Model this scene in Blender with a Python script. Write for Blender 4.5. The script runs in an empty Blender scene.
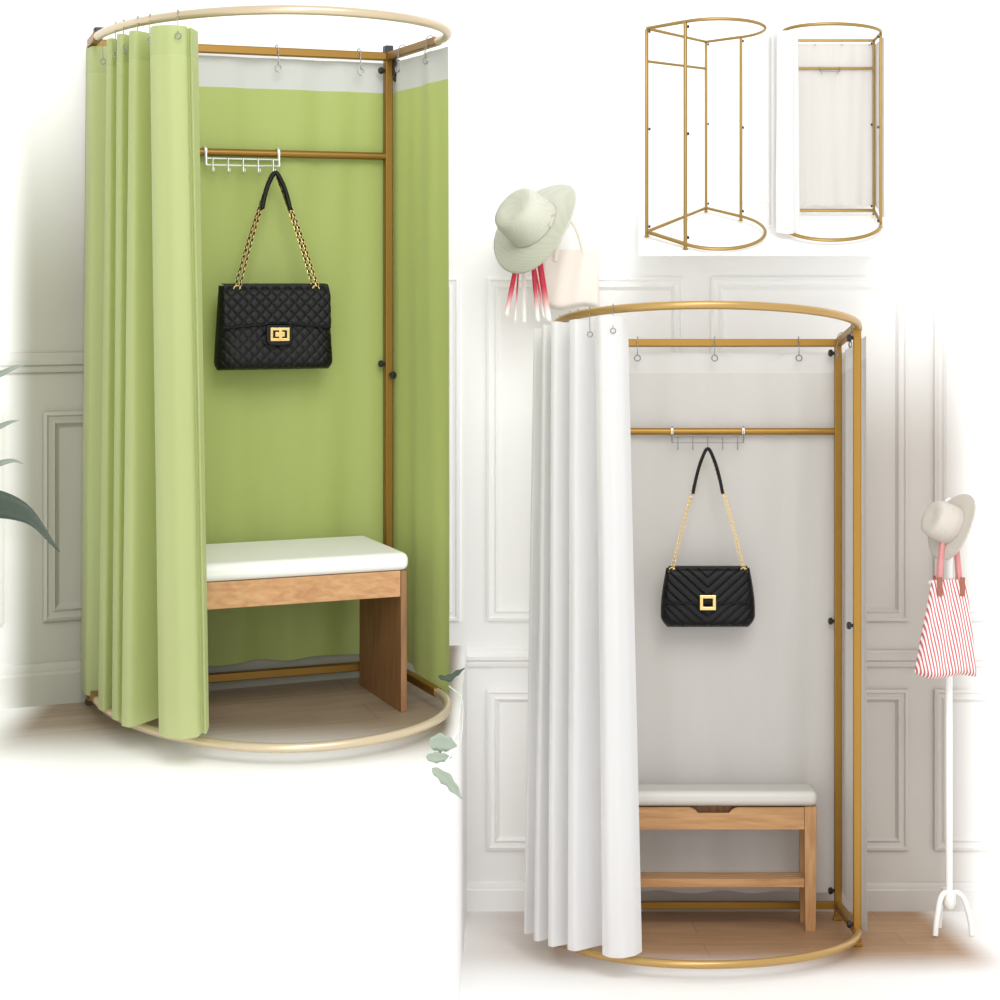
import bpy, bmesh, math, random
from mathutils import Vector, Matrix
random.seed(7)
PI = math.pi
SC = bpy.context.scene
COL = SC.collection

# ------------------------------------------------------------------ camera, light, exposure
F = 1650.0            # focal length of the camera in pixels of a 1000 px frame
HZ = 420.0            # row of the camera's own horizon
CAMZ = 1.70
cam = bpy.data.cameras.new('camera'); camo = bpy.data.objects.new('camera', cam); COL.objects.link(camo)
camo.location = (0, 0, CAMZ); camo.rotation_euler = (PI/2, 0, 0)
cam.sensor_width = 36; cam.lens = 36*F/1000; cam.shift_y = -(500-HZ)/1000; cam.clip_end = 100
SC.camera = camo

w = bpy.data.worlds.new('studio_daylight'); SC.world = w; w.use_nodes = True
w.node_tree.nodes['Background'].inputs[0].default_value = (1.0, 0.995, 0.985, 1)
w.node_tree.nodes['Background'].inputs[1].default_value = 0.95

def area(name, loc, target, size, power, col=(1, 1, 1)):
    l = bpy.data.lights.new(name, 'AREA'); l.shape = 'RECTANGLE'; l.size, l.size_y = size; l.energy = power; l.color = col
    o = bpy.data.objects.new(name, l); COL.objects.link(o); o.location = loc
    o.rotation_euler = (Vector(target)-Vector(loc)).to_track_quat('-Z', 'Y').to_euler()
    return o
area('softbox', (0.9, 0.2, 5.2), (-0.2, 5.2, 1.3), (3.0, 3.0), 165, (1, 0.99, 0.975))
area('softbox', (-0.6, -1.6, 2.2), (0.3, 5.4, 1.2), (2.4, 2.4), 60)
SC.view_settings.view_transform = 'Standard'; SC.view_settings.look = 'None'
SC.view_settings.gamma = 1; SC.view_settings.use_curve_mapping = False
SC.view_settings.exposure = 0.13

# ------------------------------------------------------------------ materials
def lin(c): return tuple(((v/255)/12.92 if v/255 <= .04045 else ((v/255+.055)/1.055)**2.4) for v in c)
def new_mat(name):
    m = bpy.data.materials.new(name); m.use_nodes = True
    nt = m.node_tree; return m, nt, nt.nodes['Principled BSDF']
def node(nt, t, **kw):
    n = nt.nodes.new(t)
    for k, v in kw.items(): setattr(n, k, v)
    return n
def mat(name, rgb, rough=.5, metal=0.0, var=.06, scale=8, bump=0.0, bscale=200, sheen=0, spec=.5):
    m, nt, b = new_mat(name); c = lin(rgb)
    tc = node(nt, 'ShaderNodeTexCoord'); nz = node(nt, 'ShaderNodeTexNoise'); nz.inputs['Scale'].default_value = scale
    nt.links.new(tc.outputs['Object'], nz.inputs['Vector'])
    mx = node(nt, 'ShaderNodeMix', data_type='RGBA')
    mx.inputs[6].default_value = tuple(v*(1-var) for v in c)+(1,); mx.inputs[7].default_value = tuple(min(1, v*(1+var)) for v in c)+(1,)
    nt.links.new(nz.outputs['Fac'], mx.inputs[0]); nt.links.new(mx.outputs[2], b.inputs['Base Color'])
    b.inputs['Roughness'].default_value = rough; b.inputs['Metallic'].default_value = metal
    b.inputs['Specular IOR Level'].default_value = spec
    if bump:
        n2 = node(nt, 'ShaderNodeTexNoise'); n2.inputs['Scale'].default_value = bscale
        nt.links.new(tc.outputs['Object'], n2.inputs['Vector'])
        bp = node(nt, 'ShaderNodeBump'); bp.inputs['Strength'].default_value = bump; bp.inputs['Distance'].default_value = .002
        nt.links.new(n2.outputs['Fac'], bp.inputs['Height']); nt.links.new(bp.outputs['Normal'], b.inputs['Normal'])
    return m
def cloth(name, rgb, trans=.35, rough=.55, var=.03, sheen=0.1, bump=.25):
    m, nt, b = new_mat(name); c = lin(rgb)
    tc = node(nt, 'ShaderNodeTexCoord')
    mp = node(nt, 'ShaderNodeMapping'); mp.inputs['Scale'].default_value = (1, 1, .18)
    nz = node(nt, 'ShaderNodeTexNoise'); nz.inputs['Scale'].default_value = 9; nz.inputs['Detail'].default_value = 3
    nt.links.new(tc.outputs['Object'], mp.inputs['Vector']); nt.links.new(mp.outputs[0], nz.inputs['Vector'])
    mx = node(nt, 'ShaderNodeMix', data_type='RGBA')
    mx.inputs[6].default_value = tuple(v*(1-var) for v in c)+(1,); mx.inputs[7].default_value = tuple(min(1, v*(1+var)) for v in c)+(1,)
    nt.links.new(nz.outputs['Fac'], mx.inputs[0]); nt.links.new(mx.outputs[2], b.inputs['Base Color'])
    b.inputs['Roughness'].default_value = rough; b.inputs['Sheen Weight'].default_value = sheen
    b.inputs['Specular IOR Level'].default_value = .3
    bp = node(nt, 'ShaderNodeBump'); bp.inputs['Strength'].default_value = bump; bp.inputs['Distance'].default_value = .02
    nt.links.new(nz.outputs['Fac'], bp.inputs['Height']); nt.links.new(bp.outputs['Normal'], b.inputs['Normal'])
    tr = node(nt, 'ShaderNodeBsdfTranslucent'); nt.links.new(mx.outputs[2], tr.inputs['Color'])
    ms = node(nt, 'ShaderNodeMixShader'); ms.inputs[0].default_value = trans
    nt.links.new(b.outputs[0], ms.inputs[1]); nt.links.new(tr.outputs[0], ms.inputs[2])
    nt.links.new(ms.outputs[0], nt.nodes['Material Output'].inputs[0])
    return m
def wood(name, light, dark, scale=(3, 26, 26), rough=.5):
    m, nt, b = new_mat(name)
    tc = node(nt, 'ShaderNodeTexCoord'); mp = node(nt, 'ShaderNodeMapping'); mp.inputs['Scale'].default_value = scale
    nz = node(nt, 'ShaderNodeTexNoise'); nz.inputs['Scale'].default_value = 2.5; nz.inputs['Detail'].default_value = 6; nz.inputs['Distortion'].default_value = .35
    nt.links.new(tc.outputs['Object'], mp.inputs['Vector']); nt.links.new(mp.outputs[0], nz.inputs['Vector'])
    cr = node(nt, 'ShaderNodeValToRGB'); cr.color_ramp.elements[0].position = .32; cr.color_ramp.elements[1].position = .68
    cr.color_ramp.elements[0].color = lin(dark)+(1,); cr.color_ramp.elements[1].color = lin(light)+(1,)
    nt.links.new(nz.outputs['Fac'], cr.inputs[0]); nt.links.new(cr.outputs[0], b.inputs['Base Color'])
    b.inputs['Roughness'].default_value = rough
    return m
WHITE = (250, 250, 249)
def ramp_mask(nt, sock, a, b_):            # 0 at a, 1 at b_, smooth
    n = node(nt, 'ShaderNodeMapRange', interpolation_type='SMOOTHSTEP')
    lo, hi = (a, b_) if a < b_ else (b_, a)
    n.inputs['From Min'].default_value = lo; n.inputs['From Max'].default_value = hi
    n.inputs['To Min'].default_value = 0 if a < b_ else 1; n.inputs['To Max'].default_value = 1 if a < b_ else 0
    nt.links.new(sock, n.inputs['Value']); return n.outputs[0]
def blended(name, rgb, masks, rough=.6, planks=None):
    """paint or boards with a haze-like fade to white put into the colour; masks = (axis, from, to) in metres"""
    m, nt, b = new_mat(name)
    tc = node(nt, 'ShaderNodeTexCoord'); sp = node(nt, 'ShaderNodeSeparateXYZ'); nt.links.new(tc.outputs['Object'], sp.inputs[0])
    cur = None
    for ax, a, b_ in masks:
        s = ramp_mask(nt, sp.outputs[ax], a, b_)
        if cur is None: cur = s
        else:
            mu = node(nt, 'ShaderNodeMath', operation='MULTIPLY'); nt.links.new(cur, mu.inputs[0]); nt.links.new(s, mu.inputs[1]); cur = mu.outputs[0]
    mx = node(nt, 'ShaderNodeMix', data_type='RGBA'); mx.inputs[6].default_value = lin(WHITE)+(1,)
    nt.links.new(cur, mx.inputs[0])
    if planks:
        c2, rot = planks
        mp = node(nt, 'ShaderNodeMapping'); mp.inputs['Rotation'].default_value = (0, 0, rot); nt.links.new(tc.outputs['Object'], mp.inputs['Vector'])
        br = node(nt, 'ShaderNodeTexBrick'); br.inputs['Scale'].default_value = 1; br.inputs['Brick Width'].default_value = 1.3
        br.inputs['Row Height'].default_value = .17; br.inputs['Mortar Size'].default_value = .0018; br.inputs['Mortar Smooth'].default_value = .3
        br.inputs['Color1'].default_value = lin(rgb)+(1,); br.inputs['Color2'].default_value = lin(c2)+(1,)
        br.inputs['Mortar'].default_value = tuple(v*.72 for v in lin(c2))+(1,)
        nt.links.new(mp.outputs[0], br.inputs['Vector'])
        m2 = node(nt, 'ShaderNodeMapping'); m2.inputs['Scale'].default_value = (2, 22, 2); nt.links.new(mp.outputs[0], m2.inputs['Vector'])
        nz = node(nt, 'ShaderNodeTexNoise'); nz.inputs['Scale'].default_value = 2; nz.inputs['Detail'].default_value = 6; nz.inputs['Distortion'].default_value = .8
        nt.links.new(m2.outputs[0], nz.inputs['Vector'])
        gr = node(nt, 'ShaderNodeMix', data_type='RGBA', blend_type='MULTIPLY'); gr.inputs[0].default_value = .55
        cr = node(nt, 'ShaderNodeValToRGB'); cr.color_ramp.elements[0].position = .3; cr.color_ramp.elements[1].position = .65
        cr.color_ramp.elements[0].color = (.62, .56, .5, 1); cr.color_ramp.elements[1].color = (1, 1, 1, 1)
        nt.links.new(nz.outputs['Fac'], cr.inputs[0])
        nt.links.new(br.outputs['Color'], gr.inputs[6]); nt.links.new(cr.outputs[0], gr.inputs[7])
        nt.links.new(gr.outputs[2], mx.inputs[7])
    else: mx.inputs[7].default_value = lin(rgb)+(1,)
    nt.links.new(mx.outputs[2], b.inputs['Base Color']); b.inputs['Roughness'].default_value = rough
    b.inputs['Specular IOR Level'].default_value = .3
    return m

def wx(px, Y): return (px-500)/F*Y
def wz(py, Y): return CAMZ+(HZ-py)/F*Y
YW = 5.79                                   # the long back wall
M = {}
M['wall_right'] = blended('panelled wall paint', (180, 174, 167), [(0, wx(500, YW), wx(700, YW)), (0, wx(992, YW), wx(935, YW)), (2, wz(250, YW), wz(470, YW))])  # painted fade; its left side also lightens the wall shaded by the platform
M['floor'] = blended('pale oak boards', (180, 144, 110), [(0, wx(420, 5.4), wx(640, 5.4)), (0, wx(985, 5.4), wx(935, 5.4)), (1, 4.82, 5.22)], .42, ((166, 130, 97), 0))  # fade in the colour; left mask whitens boards against the platform's shade
M['wall_left'] = blended('cool grey wall paint', (152, 151, 138), [(0, wx(-4, 4.9), wx(34, 4.9)), (2, wz(-20, 5), wz(320, 5))])  # hazy fade at the left end and top is painted in
M['platform'] = blended('grey oak boards', (150, 134, 114), [(0, wx(-10, 4.7), wx(40, 4.7)), (1, 4.25, 4.75), (0, -.118, -.165)], .4, ((136, 120, 100), -math.radians(20)))  # boards bleach out at front and sides by a painted haze
M['white'] = mat('white paint', WHITE, .6, var=.01)
M['white_metal'] = mat('white coated metal', (242, 242, 240), .3, var=.01)
M['gold'] = mat('brushed gold metal', (160, 121, 50), .38, .55, .05)
M['gold_deep'] = mat('deep gold metal', (132, 98, 34), .38, .55, .05)
M['gold_pale'] = mat('champagne gold metal', (200, 184, 156), .32, .5, .03)
M['gold_mid'] = mat('light gold metal', (180, 146, 88), .32, .55, .04)
M['gold_small'] = mat('satin brass metal', (158, 130, 74), .35, .55, .04)
M['black'] = mat('black plastic', (30, 30, 32), .4, var=.05)
M['steel'] = mat('nickel wire', (150, 150, 152), .3, .8, .02)
M['chrome'] = mat('zinc wire', (214, 216, 212), .28, .6, .02)
M['green'] = cloth('green satin', (196, 205, 148), .5, .42)
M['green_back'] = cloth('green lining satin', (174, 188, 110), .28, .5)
M['green_header'] = cloth('green doubled cloth', (184, 195, 136), .4, .5)
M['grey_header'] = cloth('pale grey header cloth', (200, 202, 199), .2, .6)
M['white_cloth'] = cloth('white polyester cloth', (238, 238, 239), .5, .6)
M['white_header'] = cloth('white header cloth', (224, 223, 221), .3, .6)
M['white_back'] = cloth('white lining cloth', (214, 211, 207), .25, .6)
M['white_small'] = cloth('bright white cloth', (234, 234, 234), .3, .6)
M['leather'] = mat('black grained leather', (5, 5, 6), .42, var=.2, bump=.4, bscale=500, spec=.25)
M['brass'] = mat('polished pale brass', (230, 200, 132), .25, .85, .02)
M['cushion_cream'] = mat('cream leatherette', (202, 199, 193), .5, var=.015)
M['cushion'] = mat('off white leatherette', (224, 224, 219), .5, var=.015, bump=.1, bscale=80)
M['wood'] = wood('natural oak', (192, 150, 103), (168, 121, 77), (3, 26, 26))
M['wood_v'] = wood('natural oak upright grain', (192, 150, 103), (168, 121, 77), (26, 26, 3))
M['wood_dark'] = wood('warm walnut veneer', (140, 100, 62), (114, 78, 46), (26, 26, 3))
M['leaf'] = mat('deep green leaf', (58, 74, 60), .4, var=.15, scale=20)
M['leaf_grey'] = mat('dusty green leaf', (150, 160, 148), .5, var=.1, scale=20)
M['leaf_pale'] = mat('pale green leaf', (150, 162, 146), .5, var=.1, scale=20)
M['stem_pale'] = mat('pale stem', (226, 228, 222), .6)
M['terracotta'] = mat('white glazed clay', (235, 235, 232), .35)
M['soil'] = mat('potting soil', (70, 56, 44), .9, var=.3, scale=60)
M['red'] = mat('crimson ribbon', (186, 44, 66), .5, var=.08)
M['brown_strap'] = mat('brown leather', (150, 92, 72), .55)
M['pink_strap'] = mat('rose webbing', (205, 138, 138), .6)
M['band'] = mat('taupe hat band', (196, 188, 180), .7)
M['canvas'] = mat('pale beige canvas', (234, 226, 217), .8, var=.02, bump=.3, bscale=300)

def straw(name, rgb):
    m, nt, b = new_mat(name); tc = node(nt, 'ShaderNodeTexCoord')
    wv = node(nt, 'ShaderNodeTexChecker'); wv.inputs['Scale'].default_value = 220
    c = lin(rgb); wv.inputs['Color1'].default_value = c+(1,); wv.inputs['Color2'].default_value = tuple(v*.9 for v in c)+(1,)
    nt.links.new(tc.outputs['Object'], wv.inputs['Vector']); nt.links.new(wv.outputs['Color'], b.inputs['Base Color'])
    bp = node(nt, 'ShaderNodeBump'); bp.inputs['Strength'].default_value = .3; bp.inputs['Distance'].default_value = .002
    nt.links.new(wv.outputs['Fac'], bp.inputs['Height']); nt.links.new(bp.outputs['Normal'], b.inputs['Normal'])
    b.inputs['Roughness'].default_value = .75; return m
M['straw'] = straw('woven white straw', (208, 209, 196))
M['straw_cream'] = straw('woven cream straw', (205, 198, 188))
def stripes():
    m, nt, b = new_mat('red and white striped canvas'); tc = node(nt, 'ShaderNodeTexCoord')
    wv = node(nt, 'ShaderNodeTexWave', wave_type='BANDS', bands_direction='X'); wv.inputs['Scale'].default_value = 33
    mp = node(nt, 'ShaderNodeMapping'); mp.inputs['Rotation'].default_value = (0, math.radians(10), 0)
    nt.links.new(tc.outputs['Object'], mp.inputs['Vector']); nt.links.new(mp.outputs[0], wv.inputs['Vector'])
    cr = node(nt, 'ShaderNodeValToRGB'); cr.color_ramp.interpolation = 'CONSTANT'
    cr.color_ramp.elements[0].color = lin((240, 236, 234))+(1,); cr.color_ramp.elements[1].color = lin((200, 96, 98))+(1,); cr.color_ramp.elements[1].position = .55
    nt.links.new(wv.outputs['Fac'], cr.inputs[0]); nt.links.new(cr.outputs[0], b.inputs['Base Color']); b.inputs['Roughness'].default_value = .8
    return m
M['stripes'] = stripes()
def ribbon_fade():
    m, nt, b = new_mat('crimson ribbon with painted fade to white'); tc = node(nt, 'ShaderNodeTexCoord'); sp = node(nt, 'ShaderNodeSeparateXYZ')
    nt.links.new(tc.outputs['Object'], sp.inputs[0])
    k = ramp_mask(nt, sp.outputs[2], -.215, -.10)  # fade-out at the lower ends is put into the ribbon colour
    mx = node(nt, 'ShaderNodeMix', data_type='RGBA'); mx.inputs[6].default_value = lin(WHITE)+(1,); mx.inputs[7].default_value = lin((205, 42, 70))+(1,)
    nt.links.new(k, mx.inputs[0]); nt.links.new(mx.outputs[2], b.inputs['Base Color']); b.inputs['Roughness'].default_value = .5; return m
M['ribbon'] = ribbon_fade()

# ------------------------------------------------------------------ places
class Set:
    """a corner of the place: c = where its depth axis vanishes, h = its eye row, eye = eye height over its own floor"""
    def __init__(s, c, h, eye, fs=F, a=0.0, b=1.0): s.c, s.h, s.eye, s.fs, s.a, s.b = c, h, eye, fs, a, b
    def w(s, p):
        x, y, z = p; Y = s.a+s.b*y
        px = s.c+s.fs*x/y; py = s.h-s.fs*(z-s.eye)/y
        return Vector(((px-500)/F*Y, Y, CAMZ+(HZ-py)/F*Y))
    def X(s, px, y): return (px-s.c)*y/s.fs
    def Zc(s, py, y): return s.eye+(s.h-py)*y/s.fs
LEFT = Set(310, 275, 1.28)
RIGHT = Set(700, 562, 1.222)
SM_B = .30
SMALL_A = Set(705, 101.5, 1.28, 347, 5.68-SM_B*4.02, SM_B)
SMALL_B = Set(832, 101.5, 1.28, 347, 5.68-SM_B*4.02, SM_B)
def frame(S, ox, oy, yaw=0.0, z0=0.0):
    cx, sx = math.cos(yaw), math.sin(yaw)
    def f(p): return S.w((ox+p[0]*cx+p[1]*sx, oy+p[0]*sx-p[1]*cx, z0+p[2]))
    return f
def sub(fr, T):                          # a frame inside a frame
    return lambda p: fr(T @ Vector(p))

# ------------------------------------------------------------------ mesh builder
class MB:
    def __init__(s): s.v, s.f = [], []
    def add(s, vs, fs):
        n = len(s.v); s.v += [tuple(v) for v in vs]; s.f += [tuple(n+i for i in f) for f in fs]; return s
    def box(s, c, d, R=None):
        vs = []
        for i in (-1, 1):
            for j in (-1, 1):
                for k in (-1, 1):
                    q = Vector((i*d[0]/2, j*d[1]/2, k*d[2]/2))
                    if R: q = R @ q
                    vs.append(Vector(c)+q)
        return s.add(vs, [(0, 1, 3, 2), (4, 6, 7, 5), (0, 4, 5, 1), (2, 3, 7, 6), (0, 2, 6, 4), (1, 5, 7, 3)])
    def tube(s, pts, r, n=10, closed=False, sx=1.0, sy=1.0):
        pts = [Vector(p) for p in pts]; m = len(pts); rings = []; up = None
        for i, p in enumerate(pts):
            if closed: t = pts[(i+1) % m]-pts[i-1]
            else: t = pts[min(i+1, m-1)]-pts[max(i-1, 0)]
            t.normalize()
            if up is None: up = Vector((0, 0, 1)) if abs(t.z) < .9 else Vector((0, 1, 0))
            a = up-t*up.dot(t)
            if a.length < 1e-4: a = t.orthogonal()
            a.normalize(); up = a; b = t.cross(a)
            rr = r[i] if isinstance(r, (list, tuple)) else r
            rings.append([p+a*(math.cos(2*PI*(k+.5)/n)*rr*sy)+b*(math.sin(2*PI*(k+.5)/n)*rr*sx) for k in range(n)])
        vs = [q for rg in rings for q in rg]; fs = []
        for i in range(m if closed else m-1):
            j = (i+1) % m
            for k in range(n): fs.append((i*n+k, i*n+(k+1) % n, j*n+(k+1) % n, j*n+k))
        if not closed: fs += [tuple(range(n))[::-1], tuple((m-1)*n+k for k in range(n))]
        return s.add(vs, fs)
    def lathe(s, prof, n=32, T=None, cap=True):
        vs, fs = [], []
        for r, z in prof:
            for k in range(n):
                q = Vector((r*math.cos(2*PI*k/n), r*math.sin(2*PI*k/n), z)); vs.append(T @ q if T else q)
        for i in range(len(prof)-1):
            for k in range(n): fs.append((i*n+k, i*n+(k+1) % n, (i+1)*n+(k+1) % n, (i+1)*n+k))
        if cap: fs += [tuple(range(n))[::-1], tuple((len(prof)-1)*n+k for k in range(n))]
        return s.add(vs, fs)
    def grid(s, fn, nu, nv):
        vs = [fn(i/nu, j/nv) for i in range(nu+1) for j in range(nv+1)]; fs = []
        for i in range(nu):
            for j in range(nv):
                a = i*(nv+1)+j; fs.append((a, a+1, a+nv+2, a+nv+1))
        return s.add(vs, fs)
    def link(s, c, d, u, L, W, r, n=5, m=12):      # oval chain link: centre, long dir, wide dir
        return s.tube([Vector(c)+Vector(d)*(L*math.cos(2*PI*k/m))+Vector(u)*(W*math.sin(2*PI*k/m)) for k in range(m)], r, n, True)
    def build(s, name, material, xf=None, root=None, smooth=40, bevel=0, solid=0, sub=0, weld=False, label=None):
        org = Vector(root['_o']) if root is not None else Vector((0, 0, 0))
        me = bpy.data.meshes.new(name); vs = [Vector(v) for v in s.v]
        if xf: vs = [xf(v) for v in vs]
        me.from_pydata([v-org for v in vs], [], s.f)
        bm = bmesh.new(); bm.from_mesh(me)
        if weld: bmesh.ops.remove_doubles(bm, verts=bm.verts, dist=weld)
        bmesh.ops.recalc_face_normals(bm, faces=bm.faces); bm.to_mesh(me); bm.free()
        me.materials.append(material)
        o = bpy.data.objects.new(name, me); COL.objects.link(o)
        if root is not None: o.parent = root['_p'] if '_p' in root and root['_p'] else root
        if smooth:
            me.polygons.foreach_set('use_smooth', [True]*len(me.polygons)); me.set_sharp_from_angle(angle=math.radians(smooth))
        if solid:
            md = o.modifiers.new('thickness', 'SOLIDIFY'); md.thickness = solid; md.offset = 0
        if bevel:
            md = o.modifiers.new('round', 'BEVEL'); md.width = bevel; md.segments = 4 if bevel > .006 else 2; md.limit_method = 'ANGLE'; md.angle_limit = math.radians(35)
        if sub:
            md = o.modifiers.new('soft', 'SUBSURF'); md.levels = sub; md.render_levels = sub
        if label: o['label'] = label
        return o
def sub_part(mb, name, material, xf, part, root, **kw):     # a piece of a part: stands in the same coordinates as its part
    o = mb.build(name, material, xf, root, **kw); o.parent = part; return o
def thing(name, label, cat, at, group=None, rot=0):
    o = bpy.data.objects.new(name, None); COL.objects.link(o); o.empty_display_size = .05
    o.location = at; o['_o'] = tuple(at); o['label'] = label; o['category'] = cat
    if group: o['group'] = group
    ROOTS.append(o); return o
ROOTS = []
def tag(o, label, cat, group=None):
    o['label'] = label; o['category'] = cat
    if group: o['group'] = group
    return o
def struct(o): o['kind'] = 'structure'; return o
def catmull(P, n=8):
    P = [Vector(p) for p in P]; out = []
    Q = [P[0]*2-P[1]]+P+[P[-1]*2-P[-2]]
    for i in range(1, len(Q)-2):
        a, b, c, d = Q[i-1:i+3]
        for k in range(n):
            t = k/n
            out.append(.5*((2*b)+(c-a)*t+(2*a-5*b+4*c-d)*t*t+(3*b-a-3*c+d)*t**3))
    out.append(P[-1]); return out
def facet(P, it=2):
    P = [Vector(p) for p in P]
    for _ in range(it):
        Q = [P[0]]
        for a, b in zip(P, P[1:]): Q += [a.lerp(b, .13), a.lerp(b, .87)]
        P = Q+[P[-1]]
    return P
def resample(P, n):
    L = [0]
    for a, b in zip(P, P[1:]): L.append(L[-1]+(b-a).length)
    out = []; j = 0
    for i in range(n+1):
        t = L[-1]*i/n
        while j < len(P)-2 and L[j+1] < t: j += 1
        k = (t-L[j])/max(1e-9, L[j+1]-L[j]); out.append(P[j].lerp(P[j+1], min(1, max(0, k))))
    return out

# ------------------------------------------------------------------ structure
# the long wall and the lower floor
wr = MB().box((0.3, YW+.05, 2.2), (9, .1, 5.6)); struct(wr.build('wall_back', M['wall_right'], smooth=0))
def plane_poly(S, pts, z0, thick):
    mb = MB(); n = len(pts); top = [S.w((x, y, z0)) for x, y in pts]; bot = [v+Vector((0, 0, -thick)) for v in top]
    mb.add(top+bot, [tuple(range(n)), tuple(range(n, 2*n))[::-1]]+[(i, (i+1) % n, n+(i+1) % n, n+i) for i in range(n)]); return mb
def loc_from_world(S, X, Y): return ((X-(S.c-500)/F*Y), Y)
fl = plane_poly(RIGHT, [loc_from_world(RIGHT, X, Y) for X, Y in ((-4.2, -.5), (4.8, -.5), (4.8, YW), (-4.2, YW))], 0, .1)
struct(fl.build('floor', M['floor'], smooth=0))
RW = frame(RIGHT, 0, YW, 0)               # wall coordinates: x from the set's centre, y out of the wall, z up
def rx(px): return RIGHT.X(px, YW)
PROF_RAIL = [(0, -.03), (.010, -.03), (.014, -.022), (.014, -.012), (.024, -.006), (.026, .006), (.018, .014), (.012, .020), (.012, .028), (0, .03)]
PROF_BASE = [(0, 0), (.020, 0), (.020, .072), (.014, .078), (.014, .086), (.008, .098), (0, .1)]
def strip(prof, x0, x1, z, k=1.0):
    mb = MB(); n = len(prof)
    vs = [(x, p[0], z+p[1]*k) for x in (x0, x1) for p in prof]
    return mb.add(vs, [(i, i+1, n+i+1, n+i) for i in range(n-1)]+[tuple(range(n)), tuple(range(n, 2*n))[::-1]])
def panel(x0, x1, z0, z1, wd=.045):
    prof = [(0, 0), (0, .012), (.010, .016), (.016, .010), (.026, .008), (.034, .014), (.040, .006), (wd, 0)]
    cs = ((x0, z0, 1, 1), (x1, z0, -1, 1), (x1, z1, -1, -1), (x0, z1, 1, -1)); n = len(prof)
    vs = [(x+a*o, h, z+b*o) for x, z, a, b in cs for o, h in prof]
    return MB().add(vs, [(c*n+i, c*n+i+1, ((c+1) % 4)*n+i+1, ((c+1) % 4)*n+i) for c in range(4) for i in range(n-1)])
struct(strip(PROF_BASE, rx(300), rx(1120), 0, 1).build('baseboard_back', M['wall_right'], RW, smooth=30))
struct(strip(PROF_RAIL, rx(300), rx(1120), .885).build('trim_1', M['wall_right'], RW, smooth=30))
k = 2
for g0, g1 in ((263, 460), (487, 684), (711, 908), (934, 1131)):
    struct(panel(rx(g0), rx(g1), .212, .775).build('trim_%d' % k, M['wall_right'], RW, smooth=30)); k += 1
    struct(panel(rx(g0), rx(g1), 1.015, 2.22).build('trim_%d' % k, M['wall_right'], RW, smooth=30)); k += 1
# the left wall on its raised platform
WYAW = math.radians(20.0)
LWO = (LEFT.X(412, 5.335), 5.335)
LWF = frame(LEFT, LWO[0], LWO[1], WYAW)    # x along the wall, y out of it
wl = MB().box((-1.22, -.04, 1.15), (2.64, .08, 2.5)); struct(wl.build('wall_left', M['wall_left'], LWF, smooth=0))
struct(strip([(a, b*1.25) for a, b in PROF_BASE], -2.54, .1, 0).build('baseboard_left', M['wall_left'], LWF, smooth=30))
struct(strip(PROF_RAIL, -2.54, .1, 1.02).build('trim_%d' % k, M['wall_left'], LWF, smooth=30)); k += 1
struct(panel(-1.20, -.62, .247, .872, .05).build('trim_%d' % k, M['wall_left'], LWF, smooth=30)); k += 1
struct(panel(-2.0, -1.32, .247, .872, .05).build('trim_%d' % k, M['wall_left'], LWF, smooth=30)); k += 1
pts = [(-2.9, 4.14), (-.62, 4.14), (-.45, 4.15), (-.32, 4.20), (-.21, 4.30), (-.14, 4.45), (-.115, 4.62), (-.115, 5.70), (-2.9, 5.70)]
LP = [loc_from_world(LEFT, X, Y) for X, Y in pts]
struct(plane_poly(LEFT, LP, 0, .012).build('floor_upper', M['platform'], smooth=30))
struct(plane_poly(LEFT, LP, -.0125, .9).build('platform', M['white'], smooth=30))
# display shelf for the two small frames
def shelf():
    mb = MB(); q = []
    for S, px0, px1 in ((SMALL_A, 636, 768), (SMALL_B, 768, 892)): pass
    top = [SMALL_A.w((SMALL_A.X(px, y), y, .004)) for px, y in ((638, 2.97), (888, 2.97), (888, 4.36), (638, 4.36))]
    bot = [v+Vector((0, 0, -.018)) for v in top]
    return mb.add(top+bot, [(0, 1, 2, 3), (7, 6, 5, 4), (0, 4, 5, 1), (1, 5, 6, 2), (2, 6, 7, 3), (3, 7, 4, 0)])
tag(shelf().build('wall_shelf', M['white'], smooth=0, bevel=.004), 'plain white wall shelf carrying the two small gold frames, above the panelling', 'shelf')

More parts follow.
